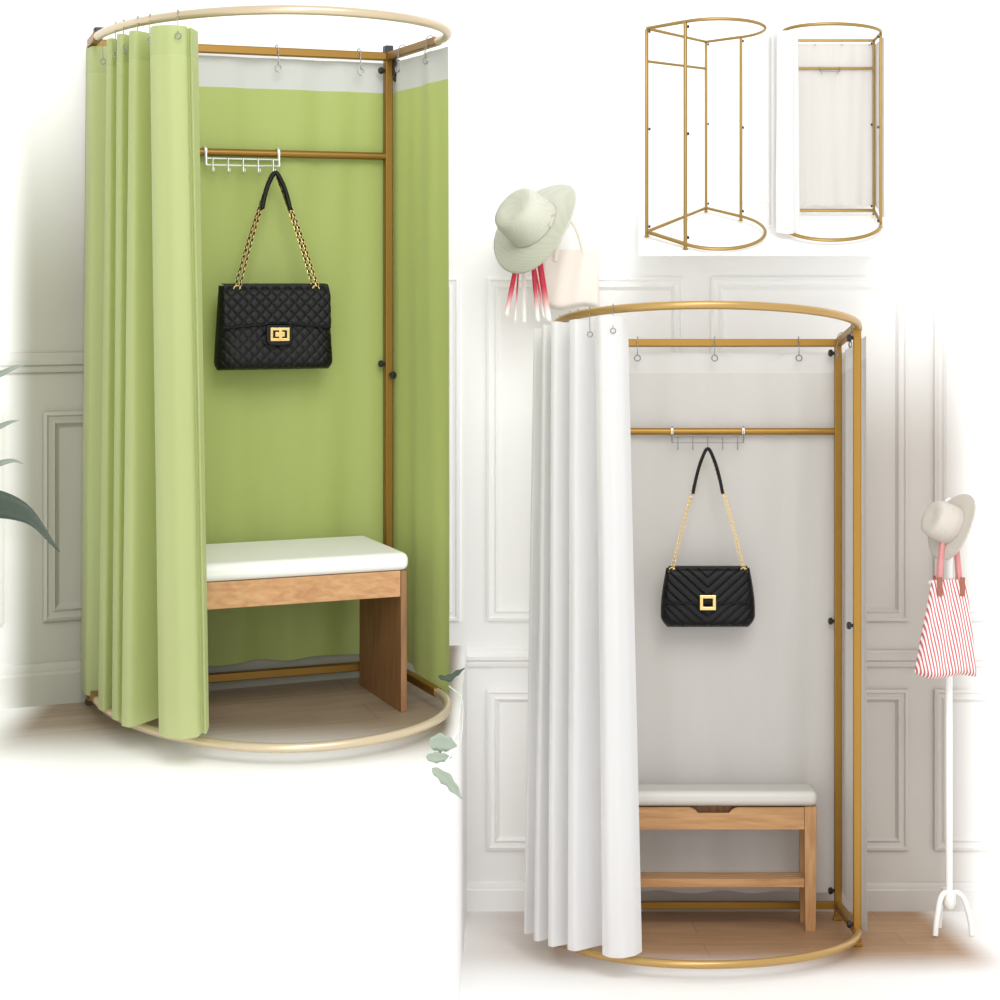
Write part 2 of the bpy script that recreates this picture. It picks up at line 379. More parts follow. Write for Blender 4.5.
# ------------------------------------------------------------------ booths
ZT, ZB, ZC = 1.97, .05, 1.66
def booth(S, ox, oy, yaw, label, mats, hwb=.4735, hwf=.49, nf=.38, na=.42, front=True, lone=False, group=None, r=.0125, zc=ZC, knobs=(), ks=1.0, foot=None, left=None):
    fr = frame(S, ox, oy, yaw); t = thing('fitting_room_frame', label, 'clothes frame', fr((0, .3, 0)), group)
    g, garc = mats
    def sq(mb, a, b, h=r):
        a, b = Vector(a), Vector(b)
        return mb.tube([a, b], h*1.414, 4)
    posts = [(-hwb, 0), (hwb, 0)]+([(-hwf, nf), (hwf, nf)] if front else [])
    for x, y in posts:
        p = sq(MB(), (x, y, 0.004), (x, y, ZT-.006)).build('post', g, fr, t, smooth=30, bevel=.003)
    for z, nm in ((ZT, 'top_rail'), (ZB, 'bottom_rail')):
        sq(MB(), (-hwb, 0, z), (hwb, 0, z)).build(nm, g, fr, t, smooth=30, bevel=.003)
        for sgn in (-1, 1):
            sq(MB(), (sgn*hwb, 0, z), (sgn*hwf, (left[0] if left and sgn < 0 else nf), z)).build('side_rail', g, fr, t, smooth=30, bevel=.003)
        nl, al = left or (nf, na)
        P = [(-hwf*math.cos(a), (nl+al*math.sin(a) if a < PI/2 else nf+na*math.sin(a)), z) for a in [PI*i/64 for i in range(65)]]
        MB().tube(P, r, 12).build('front_hoop', garc, fr, t, smooth=60)
    MB().tube([(-hwb, .0, zc), (hwb, .0, zc)], r*.95, 12).build('hanging_rail', g, fr, t, smooth=60)
    for (x, y) in posts:
        MB().box((x, y, .006), (r*2.6, r*2.6, .012)).build('foot', foot or g, fr, t, smooth=0, bevel=.002)
    for x, y, z, dx, dy in knobs:
        d = Vector((dx, dy, 0)).normalized(); c = Vector((x, y, z))+d*(r*1.1)
        mb = MB().tube([c, c+d*.008], .006, 10).tube([c+d*.006, c+d*.009, c+d*.016, c+d*.019], [.008*ks, .011*ks, .011*ks, .008*ks], 14)
        mb.build('knob', M['black'], fr, t, smooth=40)
    return fr, t
kn = lambda hwb, hwf, nf: [(hwb, 0, z, -1, .25) for z in (1.935, 1.02, .10)]+[(hwf, nf, z, -1, .1) for z in (1.935, 1.02, .07)]

LO = (-.203, 5.07); LYAW = math.radians(18.2)
lf, lt = booth(LEFT, LO[0], LO[1], LYAW, 'tall gold frame with the light green curtains and brown bench inside', (M['gold_deep'], M['gold_pale']),
               hwf=.485, left=(.16, .64), front=False, foot=M['black'], zc=1.655, knobs=[(.4735, 0, 1.925, -1, .2), (.4735, 0, 1.90, 1, .5), (.4735, 0, 1.00, -1, .2), (.4735, 0, .965, .3, 1)])
for sx in (-1, 1):
    MB().box((sx*.4735+(.022 if sx < 0 else 0), 0, ZT+(.036 if sx < 0 else .022)), (.028, .028, .026)).build('post_cap', M['black'], lf, lt, smooth=0, bevel=.004)
    MB().box((sx*.4735+(.020 if sx < 0 else 0), 0, ZT+(.004 if sx < 0 else -.004)), (.024, .024, .05)).build('post_collar', M['gold'], lf, lt, smooth=0, bevel=.002)
MB().box((.4735+.02, .014, ZT-.035), (.02, .03, .05)).build('clamp', M['black'], lf, lt, smooth=0, bevel=.004)
RO = (0.022, 5.637)
rf, rt = booth(RIGHT, RO[0], RO[1], 0, 'tall gold frame with the white curtains and pale oak bench inside', (M['gold'], M['gold_mid']), hwb=.449, hwf=.478, nf=.385, na=.45,
               zc=1.668, ks=1.1, knobs=kn(.449, .478, .385))
# bare and curtained small frames
R_A = math.radians(52.5)
af, at_ = booth(SMALL_A, -.269, 3.645, R_A, 'small bare gold frame without any curtain, left of the small curtained one', (M['gold_small'], M['gold_small']), hwb=.462, hwf=.455, nf=.475, na=.47,
                r=.0145, zc=1.66, ks=1.3, knobs=[(sx*.462, 0, z, .6, 1) for sx in (-1, 1) for z in (1.94, 1.02, .10)]+[(sx*.455, .475, z, .7, .2) for sx in (-1, 1) for z in (1.93, 1.0, .10)])
bf, bt = booth(SMALL_B, 0, 3.92, 0, 'small gold frame with a white curtain drawn to its left side', (M['gold_small'], M['gold_small']), hwf=.495, nf=.40, na=.44,
               r=.0155, zc=1.655, ks=1.3, knobs=kn(.4735, .495, .40))

# ------------------------------------------------------------------ curtains
def hook_mesh(top, z_eye, out, nrm, ringr=.0125):
    """wire hook: loops over a rail at 'top' and drops to an eyelet at z_eye, standing off along out"""
    top = Vector(top); o = Vector(out); P = []
    for i in range(9):
        a = PI*1.15-PI*1.3*i/8
        P.append(top+o*(math.cos(a)*.018)+Vector((0, 0, math.sin(a)*.022)))
    P = P[::1]+[top+o*.022+Vector((0, 0, -.03)), top+o*.018+Vector((0, 0, (z_eye-top.z)*.75)), top+o*.018+Vector((0, 0, z_eye-top.z+.012))]
    mb = MB().tube(catmull(P, 3), .0016, 6)
    c = top+o*.020+Vector((0, 0, z_eye-top.z)); u = Vector(nrm)
    mb.tube([c+u*(ringr*.8*math.cos(2*PI*k/14))+Vector((0, 0, ringr*.8*math.sin(2*PI*k/14))) for k in range(14)], .0022, 6, True)
    return mb
def drape(P_top, P_bot, z_hi, z_lo, name, material, xf, root, N=220, nz=26, zwob=0.0, s0=0.0, s1=1.0, solid=.003, soft=0.0, phase=0.0, zside=0.0, dz=None, **kw):
    """cloth hanging between two outlines, from height z_hi down to z_lo"""
    T = resample(P_top, N); B = resample(P_bot, N)
    def fn(i, j):
        a, b = T[i], B[i]; s = j/nz; h = s0+(s1-s0)*s
        p = a.lerp(b, h)
        wv = soft*math.sin(i*.21+phase+h*3.1)*math.sin(h*7+i*.05+phase)
        z = z_hi+(z_lo-z_hi)*s
        if s1 >= 1 and zwob: z += zwob*math.sin(i*.13+phase)*s**6
        if dz: z += (dz[0]*(1-h)+dz[1]*h)*i/N
        if zside: z -= zside*max(0, min(1, (i/N-.72)/.24))*s
        return (p.x, p.y+wv*math.sin(PI*h), z)
    mb = MB(); vs = [fn(i, j) for i in range(N+1) for j in range(nz+1)]; fs = []
    for i in range(N):
        for j in range(nz):
            a = i*(nz+1)+j; fs.append((a, a+1, a+nz+2, a+nz+1))
    mb.add(vs, fs); return mb.build(name, material, xf, root, smooth=180, **kw)   # cloth: one woven layer

def curtain(S, pts, label, mats, ztop, zbot, root_at, hooks, band=.105, n=10, soft=.004, group=None, solid=.003, hr=.0125, drop=.045, dz=None, ring=None):
    t = thing('curtain', label, 'curtain', S.w(root_at), group)
    top = [(S.X(a, y), y, 0) for a, b, y in pts]; bot = [(S.X(b, y), y, 0) for a, b, y in pts]
    T, B = facet(top), facet(bot); I = lambda p: S.w(p); H = ztop-zbot; k = band/H
    drape(T, B, ztop, ztop-band, 'header_band', mats[1], I, t, nz=4, s0=0, s1=k, soft=soft, solid=solid*1.15, dz=dz)
    drape(T, B, ztop-band, zbot+.04, 'curtain_panel', mats[0], I, t, s0=k, s1=1-.04/H, soft=soft, solid=solid, dz=dz)
    drape(T, B, zbot+.04, zbot, 'hem', mats[0], I, t, nz=2, s0=1-.04/H, s1=1, soft=soft, solid=solid*1.1, dz=dz)
    for px, y in hooks:
        yr = ring(px) if ring else y+.02
        top_ = Vector((S.X(px, yr), yr, ZT)); eye_ = Vector((S.X(px, y), y, ztop+(dz[0] if dz else 0)-drop))
        P = [top_+Vector((0, .017*math.cos(a), .017*math.sin(a))) for a in [-.3+(PI+.6)*i/8 for i in range(9)]]+[top_.lerp(eye_, .6)+Vector((0, -.01, 0)), eye_+Vector((0, 0, .010))]
        mb = MB().tube(catmull(P, 3), .0013, 6)
        mb.tube([eye_+Vector((hr*.6*math.cos(2*PI*k/14), 0, hr*.6*math.sin(2*PI*k/14))) for k in range(14)], .0017, 6, True)
        mb.build('curtain_hook', M['steel'], I, t, smooth=60)
    return t
def ring_row(S, ox, oy, yaw, hw, nf, na):
    tab = []
    for i in range(33):
        a = PI/2*i/32; u, n_ = -hw*math.cos(a), nf+na*math.sin(a)
        x = ox+u*math.cos(yaw)+n_*math.sin(yaw); y = oy+u*math.sin(yaw)-n_*math.cos(yaw); tab.append((S.c+S.fs*x/y, y))
    def f(px):
        for (a, ya), (b, yb) in zip(tab, tab[1:]):
            if a <= px <= b: return ya+(yb-ya)*(px-a)/(b-a)
        return tab[0][1] if px < tab[0][0] else tab[-1][1]
    return f
curtain(LEFT, [(86, 81, 4.92), (92, 86, 4.83), (115, 108, 4.84), (106, 97, 4.66), (111, 104, 4.62), (127, 122, 4.70), (116, 111, 4.52), (122, 117, 4.49), (141, 137, 4.58),
               (128, 120, 4.42), (136, 130, 4.39), (166, 166, 4.50), (149, 158, 4.32), (153, 164, 4.26), (170, 182, 4.235), (186, 198, 4.25), (188, 202, 4.29), (191, 206, 4.27), (198, 209, 4.33)],
        'gathered light green curtain drawn to the left front of the tall frame', (M['green'], M['green_header']), 1.953, .045, (LEFT.X(140, 4.5), 4.5, .06),
        [(178, 4.232), (150, 4.31), (138, 4.42), (124, 4.50), (116, 4.58), (103, 4.74)], band=.078, dz=(-.034, .048), drop=.026, ring=ring_row(LEFT, LO[0], LO[1], LYAW, .485, .16, .64))
curtain(RIGHT, [(537, 527, 5.18), (533, 523, 5.11), (553, 543, 5.15), (541, 533, 5.03), (545, 538, 5.01), (566, 560, 5.09), (550, 547, 4.95), (556, 553, 4.93), (588, 584, 5.02),
                (568, 566, 4.90), (577, 575, 4.87), (608, 604, 4.96), (594, 602, 4.83), (599, 609, 4.79), (612, 622, 4.78), (622, 635, 4.81), (628, 642, 4.86)],
        'gathered white curtain drawn to the left front of the big gold frame', (M['white_cloth'], M['white_cloth']), 1.946, .068, (RIGHT.X(575, 5.0), 5.0, .06),
        [(613, 4.775), (590, 4.85), (578, 4.94), (570, 4.98), (560, 5.06)], band=.10, dz=(-.010, .006), drop=.045, ring=ring_row(RIGHT, RO[0], RO[1], 0, .478, .385, .45))
curtain(SMALL_B, [(768, 769, 3.42), (773, 773, 3.50), (771, 771, 3.32), (779, 777, 3.38), (776, 775, 3.24), (784, 785, 3.20), (793, 794, 3.20), (790, 793, 3.27), (796, 799, 3.22), (798, 800, 3.26)],
        'small white curtain gathered at the left of the small gold frame', (M['white_small'], M['white_small']), 1.935, .06, (SMALL_B.X(784, 3.3), 3.3, .06),
        [(782, 3.25)], band=.08, hr=.016, solid=.004)

def rear_curtain(fr, label, mats, hwb, hwf, nf, off, end, hooks, side_hooks, zt=1.935, zb=.09, amp=.006, band=.105, at=None, drop=.034, zside=0.0, hr=.0125, top_gap=0.0, thick=.003):
    t = thing('curtain', label, 'curtain', fr((0, -.02, zb)))
    ks = (hwf-hwb)/nf
    base = [(-hwb+.02, -off), (-hwb*.5, -off), (0, -off), (hwb*.5, -off), (hwb-.03, -off), (hwb+off*.7, -off*.6), (hwb+off, .04)]
    m = 6
    for i in range(1, m+1):
        n_ = .04+(end-.04)*i/m; base.append((hwb+off+ks*n_, n_))
    P = resample(catmull([(a, b, 0) for a, b in base], 8), 300)
    def wavy(A, f, ph):
        out = []
        for i, p in enumerate(P):
            q = P[min(i+1, 300)]-P[max(i-1, 0)]; q.normalize(); nn = Vector((q.y, -q.x, 0))
            out.append(p+nn*A*(math.sin(i*f+ph)+.5*math.sin(i*f*1.9+ph*2)))
        return out
    T, B = wavy(amp*.6, .13, .3), wavy(amp*1.2, .11, 1.2); H = zt-zb; k = band/H
    drape(T, B, zt, zt-band, 'header_band', mats[1], fr, t, N=300, nz=4, s0=0, s1=k, solid=thick*1.4)
    drape(T, B, zt-band, zb, 'curtain_panel', mats[0], fr, t, N=300, s0=k, s1=1, zwob=.004, solid=thick, zside=zside)
    for x in hooks: hook_mesh((x, 0, ZT), ZT-drop-.02, (0, 1, 0), (1, 0, 0), hr).build('curtain_hook', M['steel'], fr, t, smooth=60)
    for n_ in side_hooks: hook_mesh((hwb+ks*n_, n_, ZT), ZT-drop-.02, (-1, .3, 0), (.3, 1, 0), hr).build('curtain_hook', M['steel'], fr, t, smooth=60)
    return t
rear_curtain(lf, 'light green curtain with grey top band hanging behind the brown bench', (M['green_back'], M['grey_header']), .4735, .485, .38, .022, .40,
             [-.30, .105, .375], [.12, .33], zb=.085, amp=.007, zt=1.952, band=.095, zside=.04)
rear_curtain(rf, 'flat white curtain hanging behind the black chevron bag', (M['white_back'], M['white_header']), .449, .478, .385, .024, .40,
             [-.235, .028, .315], [.10, .37], zb=.09, amp=.006, zt=1.94, band=.07, zside=.05)
rear_curtain(bf, 'flat white curtain across the back of the small gold frame', (M['white_back'], M['white_back']), .4735, .495, .40, .03, .40,
             [-.19, .11, .42], [], zb=.09, amp=.008, hr=.012, thick=.004)

# ------------------------------------------------------------------ hook racks
def hook_rack(fr, x0, x1, zr, r, label, root_z, nh=5, wire=.0026, m='chrome'):
    t = thing('hook_rack', label, 'hook rack', fr((x0, .02, root_z)))
    zb = zr-.040
    for x in (x0, x1):
        P = [(x, r+.006, zb)]+[(x, r*1.35*math.cos(a), zr+r*1.35*math.sin(a)) for a in [PI*i/8 for i in range(9)]]+[(x, -r*1.35, zr-.012)]
        MB().tube(P, wire*1.7, 6).build('clip', M[m], fr, t, smooth=60)
        MB().box((x, r+.004, zr), (.008, .004, .022)).build('clip_tab', M['white_metal'], fr, t, smooth=0, bevel=.001)
    y = r+.008
    MB().tube([(x0, y, zr-.020), (x1, y, zr-.020)], wire, 6).build('crossbar', M[m], fr, t)
    MB().tube([(x0, y, zb), (x1, y, zb)], wire, 6).build('crossbar', M[m], fr, t)
    xs = [x0+.02+(x1-x0-.04)*i/(nh-1) for i in range(nh)]
    for x in xs:
        P = [(x, y+.003, zr-.018), (x, y+.003, zb-.012), (x, y+.006, zb-.021), (x, y+.014, zb-.025), (x, y+.021, zb-.020), (x, y+.023, zb-.010)]
        MB().tube(catmull(P, 4), wire, 6).build('hook', M[m], fr, t, smooth=60)
    return xs, y+.014, zb-.021
LR = .012
# positions along the left hanging rail
xs1, hy1, hz1 = hook_rack(lf, -.125, .107, 1.655, LR, 'white wire hook rack clipped on the rail before the green curtain', 1.60)
xs2, hy2, hz2 = hook_rack(rf, -.117, .126, 1.668, LR, 'thin wire hook rack clipped on the rail above the chevron bag', 1.61, wire=.0015, m='steel')
hook_rack(bf, -.135, .085, 1.655, .0145, 'tiny wire rack clipped on the rail of the small curtained frame', 1.60, nh=2, wire=.003, m='steel')

# ------------------------------------------------------------------ handbags
def ring_frame(mb, x, y0, y1, z, W, H, b):      # a flat square ring
    vs = [(x+a*(W/2-k), y, z+c*(H/2-k)) for y in (y0, y1) for k in (0, b) for a, c in ((-1, -1), (1, -1), (1, 1), (-1, 1))]
    fs = []
    for i in range(4):
        j = (i+1) % 4
        fs += [(i, j, 4+j, 4+i), (8+i, 8+j, 12+j, 12+i), (i, j, 8+j, 8+i), (4+i, 4+j, 12+j, 12+i)]
    return mb.add(vs, fs)
def bag(fr, cx, y0, ztop, w_, h_, dep, hook, label, style):
    """cx, y0: middle of the bag's top edge; hook: (x, y, z) where the strap hangs"""
    t = thing('handbag', label, 'handbag', fr((cx, y0, ztop-h_)))
    T = lambda p: fr((cx+p[0], y0+p[1], ztop+p[2]))
    quilt = style == 'diamond'
    def groove(x, z):
        if quilt:
            p = .036; a = ((x+z)/p) % 1; b = ((x-z)/p) % 1
            d = min(min(a, 1-a), min(b, 1-b))*p
            return -.0034*math.exp(-(d/.0022)**2)+.0012*math.sin(PI*a)*math.sin(PI*b)
        p = .033; a = ((abs(x)*.9-z)/p) % 1; d = min(a, 1-a)*p
        return -.0036*math.exp(-(d/.0025)**2)+.0015*math.sin(PI*a)
    def outline(v):                              # half-width at depth v below the top (0..1)
        if quilt: return w_/2*(.93+.09*v) * (1-.07*(max(0, v-.88)/.12)**2)
        return w_/2*(.90+.12*math.sin(min(1, v*1.05)*PI*.62)) * (1-.14*(max(0, v-.80)/.20)**2)
    def face(side):
        def f(i, j):
            X, Z = 2*i-1, j; hwx = outline(Z); x = X*hwx; z = -Z*h_
            e = max(0, 1-abs(X)**8)**.5*max(0, 1-abs(2*Z-1)**10)**.5
            y = side*dep/2*e*(.72+.28*Z)
            if side > 0: y += groove(x, z)*min(1, e*1.4)
            return (x, y, z)
        return f
    mb = MB().grid(face(1), 130, 90).grid(face(-1), 40, 30)
    body = mb.build('bag_body', M['leather'], T, t, smooth=180, solid=0)
    # flap over the front
    ft = h_*(.50 if quilt else .60); fw = w_*.455
    def flap(i, j):
        X = 2*i-1; x = X*fw*((.955+.045*min(1, j*4)) if quilt else .93+.05*j)
        low = (ft+ (.012*abs(X)**2 if quilt else .0))
        if quilt: low = ft*(.90+.10*abs(X)**1.2)
        z0 = .001
        s = j
        if s < .12:                              # comes over the top from the back
            a = s/.12*PI/2; y = -dep*.08+dep*.40*math.sin(a)*1.0; z = z0+.004*math.cos(a)
        else:
            q = (s-.12)/.88; z = z0-q*low; zz = min(1, -z/h_+.0)
            y = dep/2*max(0, 1-abs(2*max(0, zz)-1)**10)**.5*(.72+.28*zz)+.0075
            if q < .08: y = max(y, dep*.32)
            y += groove(x, z) if q > .04 and q < .97 else 0
            if q >= .97: y -= .002
        y -= .004*abs(X)**10 if s > .2 else 0
        return (x, y, z)
    MB().grid(flap, 120, 90).build('flap', M['leather'], T, t, smooth=180, solid=.003)
    P = [Vector(flap(i/60, 1.0))+Vector((0, .001, 0)) for i in range(61)]
    MB().tube(P, .0028, 6).build('piping', M['leather'], T, t)
    yc = dep/2+.010
    if quilt:
        zc = -h_*.565
        mb = MB(); pr = [(-.040, .026), (-.042, 0), (-.040, -.024), (-.030, -.034), (0, -.036), (.030, -.034), (.040, -.024), (.042, 0), (.040, .026)]
        n = len(pr); mb.add([(x, yc-.004, zc+z) for x, z in pr]+[(x, yc+.004, zc+z) for x, z in pr],
                            [tuple(range(n)), tuple(range(n, 2*n))[::-1]]+[(i, (i+1) % n, n+(i+1) % n, n+i) for i in range(n)])
        mb.build('clasp_tab', M['leather'], T, t, smooth=30, bevel=.002)
        cl = MB()
        W2, H2, b = .060, .040, .008
        ring_frame(cl, 0, yc+.0045, yc+.0095, zc-.002, W2, H2, b)
        clo = cl.build('clasp', M['brass'], T, t, smooth=0, bevel=.001)
        sub_part(MB().box((0, yc+.011, zc-.002), (.010, .008, .030)).box((0, yc+.0075, zc-.002), (.030, .003, .014)), 'turn_lock', M['brass'], T, clo, t, smooth=0, bevel=.001)
    else:
        zc = -h_*.585; cl = MB(); W2, H2, b = .054, .050, .011
        ring_frame(cl, 0, yc-.002, yc+.006, zc, W2, H2, b)
        cl.build('square_buckle', M['brass'], T, t, smooth=0, bevel=.0015)
    # strap
    hk = Vector((hook[0]-cx, hook[1]-y0, hook[2]-ztop)); rx_ = w_*(.335 if quilt else .385)
    R = dep*.30
    frac = .31 if quilt else .37
    for sx in (-1, 1):
        base = Vector((sx*rx_, R, -.010))
        eye = MB().tube([base+Vector((.011*math.cos(a), .004, .010*math.sin(a))) for a in [2*PI*i/14 for i in range(14)]], .0022, 6, True)
        eye.build('chain_eyelet', M['brass'], T, t)
        for q, (dx, dy) in enumerate((((-1, .0), (1, .008)) if quilt else ((-.6, 0), (.6, .004)))):
            off = .0065*dx
            A = hk+Vector((sx*.010+off*.3, dy, -.006)); B = base+Vector((off, dy, .004))
            mid = A.lerp(B, .5)+Vector((sx*.005, 0, 0))
            path = resample(catmull([A, mid, B], 16), 60); d = (B-A).normalized()
            u = Vector((d.z, 0, -d.x)); v = Vector((0, 1, 0))
            Lk = .0065 if quilt else .0048; n = int((B-A).length/(Lk*1.55)); P = resample(path, n); mb = MB()
            for i, p in enumerate(P):
                if i % 2: mb.link(p, d, u, Lk, .0046 if quilt else .0034, .0010)
                else: mb.link(p, d, v, Lk, .0038, .0011)
            mb.build('chain', M['brass'], T, t, smooth=60)
            if quilt: MB().tube([p+Vector((0, -.001, 0)) for p in path], .0034, 6).build('chain_lacing', M['leather'], T, t)
    top = []
    for sx in (-1, 1):
        B = Vector((sx*rx_, R, -.010)); E = hk.lerp(B, frac)+Vector((sx*.006, 0, 0))
        side = [E, hk.lerp(B, frac*.6)+Vector((sx*.011, 0, 0)), hk.lerp(B, frac*.22)+Vector((sx*.011, 0, -.002))]
        top += side if sx < 0 else side[::-1]
    top.insert(3, hk+Vector((0, 0, .001)))
    top = [p+Vector((0, .012, 0)) for p in top]
    MB().tube(catmull(top, 8), .0075 if quilt else .006, 8, sx=1.0, sy=1.0).build('shoulder_pad', M['leather'], T, t, smooth=60)
    return t
bag(lf, xs1[4]-.012, .065, 1.248, .372, .256, .10, (xs1[4], hy1, hz1-.002), 'black diamond quilted handbag hanging before the green curtain', 'diamond')
bag(rf, xs2[2]-.0, .075, 1.203, .312, .200, .085, (xs2[2], hy2, hz2-.002), 'black chevron quilted handbag hanging before the white curtain', 'chevron')

# ------------------------------------------------------------------ benches
# left bench: right end panel's front foot at px 404, row 712
BY = math.radians(19.0); bx, by = LEFT.X(407, 4.833), 4.833
bnf = frame(LEFT, bx, by, BY)             # x runs along the front edge (negative to the left), y towards the viewer
t = thing('bench', 'brown wooden bench with solid end panels and white cushion inside green curtains', 'bench', bnf((-.33, -.15, 0)))
L, D = .66, .345
for x in (-.0095, -L+.0095): MB().box((x, -D/2, .2075), (.019, D, .415)).build('end_panel', M['wood_dark'], bnf, t, smooth=0, bevel=.002)
MB().box((-L/2, -.010, .377), (L-.04, .018, .076)).build('front_apron', M['wood'], bnf, t, smooth=0, bevel=.0015)
MB().box((-L/2, -D+.010, .377), (L-.04, .018, .076)).build('back_apron', M['wood'], bnf, t, smooth=0, bevel=.0015)
MB().box((-L/2, -D/2, .4095), (L-.04, D-.04, .010)).build('seat_board', M['wood'], bnf, t, smooth=0)
MB().box((-L/2, -D/2, .4415), (L+.012, D+.016, .052)).build('cushion', M['cushion'], bnf, t, smooth=60, bevel=.020)
# right bench
YF = 5.45; bl, br = RIGHT.X(603, YF), RIGHT.X(816.5, YF); W = br-bl
rbf = frame(RIGHT, bl, YF, 0); Dr = .156
t = thing('bench', 'pale oak bench with slatted shelf and cream cushion inside white curtains', 'bench', rbf((W/2, -Dr/2, 0)))
for x in (.0195, W-.0195):
    for y in (-.018, -Dr+.004):
        x_ = x; x = x_ if y > -.1 else x_+(.012 if x_ < .1 else -.012)
        s_ = .85
        mb = MB(); hw = .0195 if y > -.1 else .0165
        vs = [(x+a*hw*k_, y+b*hw*k_, z) for z, k_ in ((0, .86), (.20, 1), (.415, 1)) for a, b in ((-1, -1), (1, -1), (1, 1), (-1, 1))]
        mb.add(vs, [(0, 1, 2, 3), (8, 9, 10, 11)]+[(r_*4+i, r_*4+(i+1) % 4, r_*4+4+(i+1) % 4, r_*4+4+i) for r_ in (0, 1) for i in range(4)])
        mb.build('leg', M['wood_v'], rbf, t, smooth=0, bevel=.002); x = x_
def apron_panel(mb, x0, x1, y0, y1, z0, z1, cut=None):
    pr = [(x0, z0), (x1, z0), (x1, z1)]
    if cut: a, b, d = cut; pr += [(b, z1), (b-.018, z1-d*.35), (b-.03, z1-d), (a+.03, z1-d), (a+.018, z1-d*.35), (a, z1)]
    pr += [(x0, z1)]; n = len(pr)
    return mb.add([(x, y0, z) for x, z in pr]+[(x, y1, z) for x, z in pr], [tuple(range(n)), tuple(range(n, 2*n))[::-1]]+[(i, (i+1) % n, n+(i+1) % n, n+i) for i in range(n)])
ca, cb = RIGHT.X(689, YF)-bl, RIGHT.X(738, YF)-bl
apron_panel(MB(), .04, W-.04, -.004, -.022, .338, .412, (ca, cb, .020)).build('drawer_front', M['wood'], rbf, t, smooth=0)
MB().box((W/2, -.040, .376), (W-.09, .012, .070)).build('drawer_box', M['wood_dark'], rbf, t, smooth=0)
MB().box((W/2, -Dr+.01, .376), (W-.08, .016, .074)).build('back_apron', M['wood'], rbf, t, smooth=0)
for x in (.0195, W-.0195):
    MB().box((x, -Dr/2-.005, .376), (.018, Dr-.05, .074)).build('side_apron', M['wood'], rbf, t, smooth=0)
    MB().box((x-.0*W, -Dr/2-.005, .150), (.018, Dr-.05, .022)).build('shelf_bearer', M['wood'], rbf, t, smooth=0)
for i in range(4):
    MB().box((W/2, -.024-i*(Dr-.035)/3.4, .164), (W-.05, .026 if i else .020, .014)).build('shelf_slat', M['wood'], rbf, t, smooth=0, bevel=.0015)
MB().box((W/2, -.012, .160), (W-.078, .014, .028)).build('shelf_front_rail', M['wood'], rbf, t, smooth=0, bevel=.0015)
MB().box((W/2, -Dr/2+.004, .4425), (W+.006, Dr+.035, .050)).build('cushion', M['cushion_cream'], rbf, t, smooth=60, bevel=.020)

# ------------------------------------------------------------------ hats
def hat(at, axis, spin, R, Rc, hc, label, material, xf_root=None, band=None, bow=True, curl=.12, rx_=1.0):
    """at: middle of the brim in the world; axis: unit vector out through the crown"""
    t = thing('sun_hat', label, 'hat', at)
    q = Vector(axis).normalized().to_track_quat('Z', 'Y').to_matrix().to_4x4() @ Matrix.Rotation(spin, 4, 'Z')
    T = lambda p: Vector(at)+(q @ Vector(p))
    n = 48
    prof = [(Rc*.02, hc), (Rc*.45, hc*1.01), (Rc*.72, hc*.985), (Rc*.86, hc*.92), (Rc*.93, hc*.78), (Rc*.97, hc*.45), (Rc, .006), (Rc*1.0, 0)]
    mb = MB(); mb.lathe(prof, n, cap=True)
    for v in range(len(mb.v)):
        x, y, z = mb.v[v]; mb.v[v] = (x*1.06, y*.96, z-(.10*hc*math.exp(-(x*x+y*y)/(Rc*Rc*.2)) if z > hc*.8 else 0))
    mb.build('crown', material, T, t, smooth=70)
    def brim(i, j):
        a = 2*PI*i; r = Rc*.98+(R-Rc*.98)*j
        z = -curl*R*j*j*.35+curl*R*(j**2)*(.5*math.cos(2*a)+.25*math.sin(a))
        return (r*math.cos(a)*1.06, r*math.sin(a)*.97, z)
    MB().grid(brim, 64, 14).build('brim', material, T, t, smooth=180, solid=.004, weld=.0005)
    if band:
        bm_ = MB()
        bm_.lathe([(Rc*1.0, .002), (Rc*1.012, .004), (Rc*.985, band[1]), (Rc*.97, band[1])], n, cap=False)
        for v in range(len(bm_.v)): x, y, z = bm_.v[v]; bm_.v[v] = (x*1.06, y*.96, z)
        bm_.build('hat_band', band[0], T, t, smooth=60)
        if bow:
            for s in (-1, 1):
                MB().tube(catmull([(Rc*1.03, 0, .008), (Rc*1.06, s*.016, .018), (Rc*1.07, s*.024, .008), (Rc*1.05, s*.012, .002), (Rc*1.03, 0, .008)], 4), .0016, 6).build('bow', band[0], T, t)
    return t
def WP(px, py, Y): return Vector((wx(px, Y), Y, wz(py, Y)))
s1 = 5.50/F
peg = tag(MB().tube([WP(524, 232, YW), WP(524, 232, 5.60), WP(524, 240, 5.55), WP(524, 262, 5.545), WP(524, 322, 5.55)], .008*1.0, 12).build('hat_peg', M['white_metal'], smooth=60),
          'slim white metal peg bent down from the wall behind the large white hat', 'peg')
hat(WP(534, 225, 5.46), (-.80, -.66, .58), math.radians(0), .176, .094, .110, 'large white straw hat with fine cord band, hanging above red ribbons', M['straw'],
    band=(M['band'], .007), curl=.16)
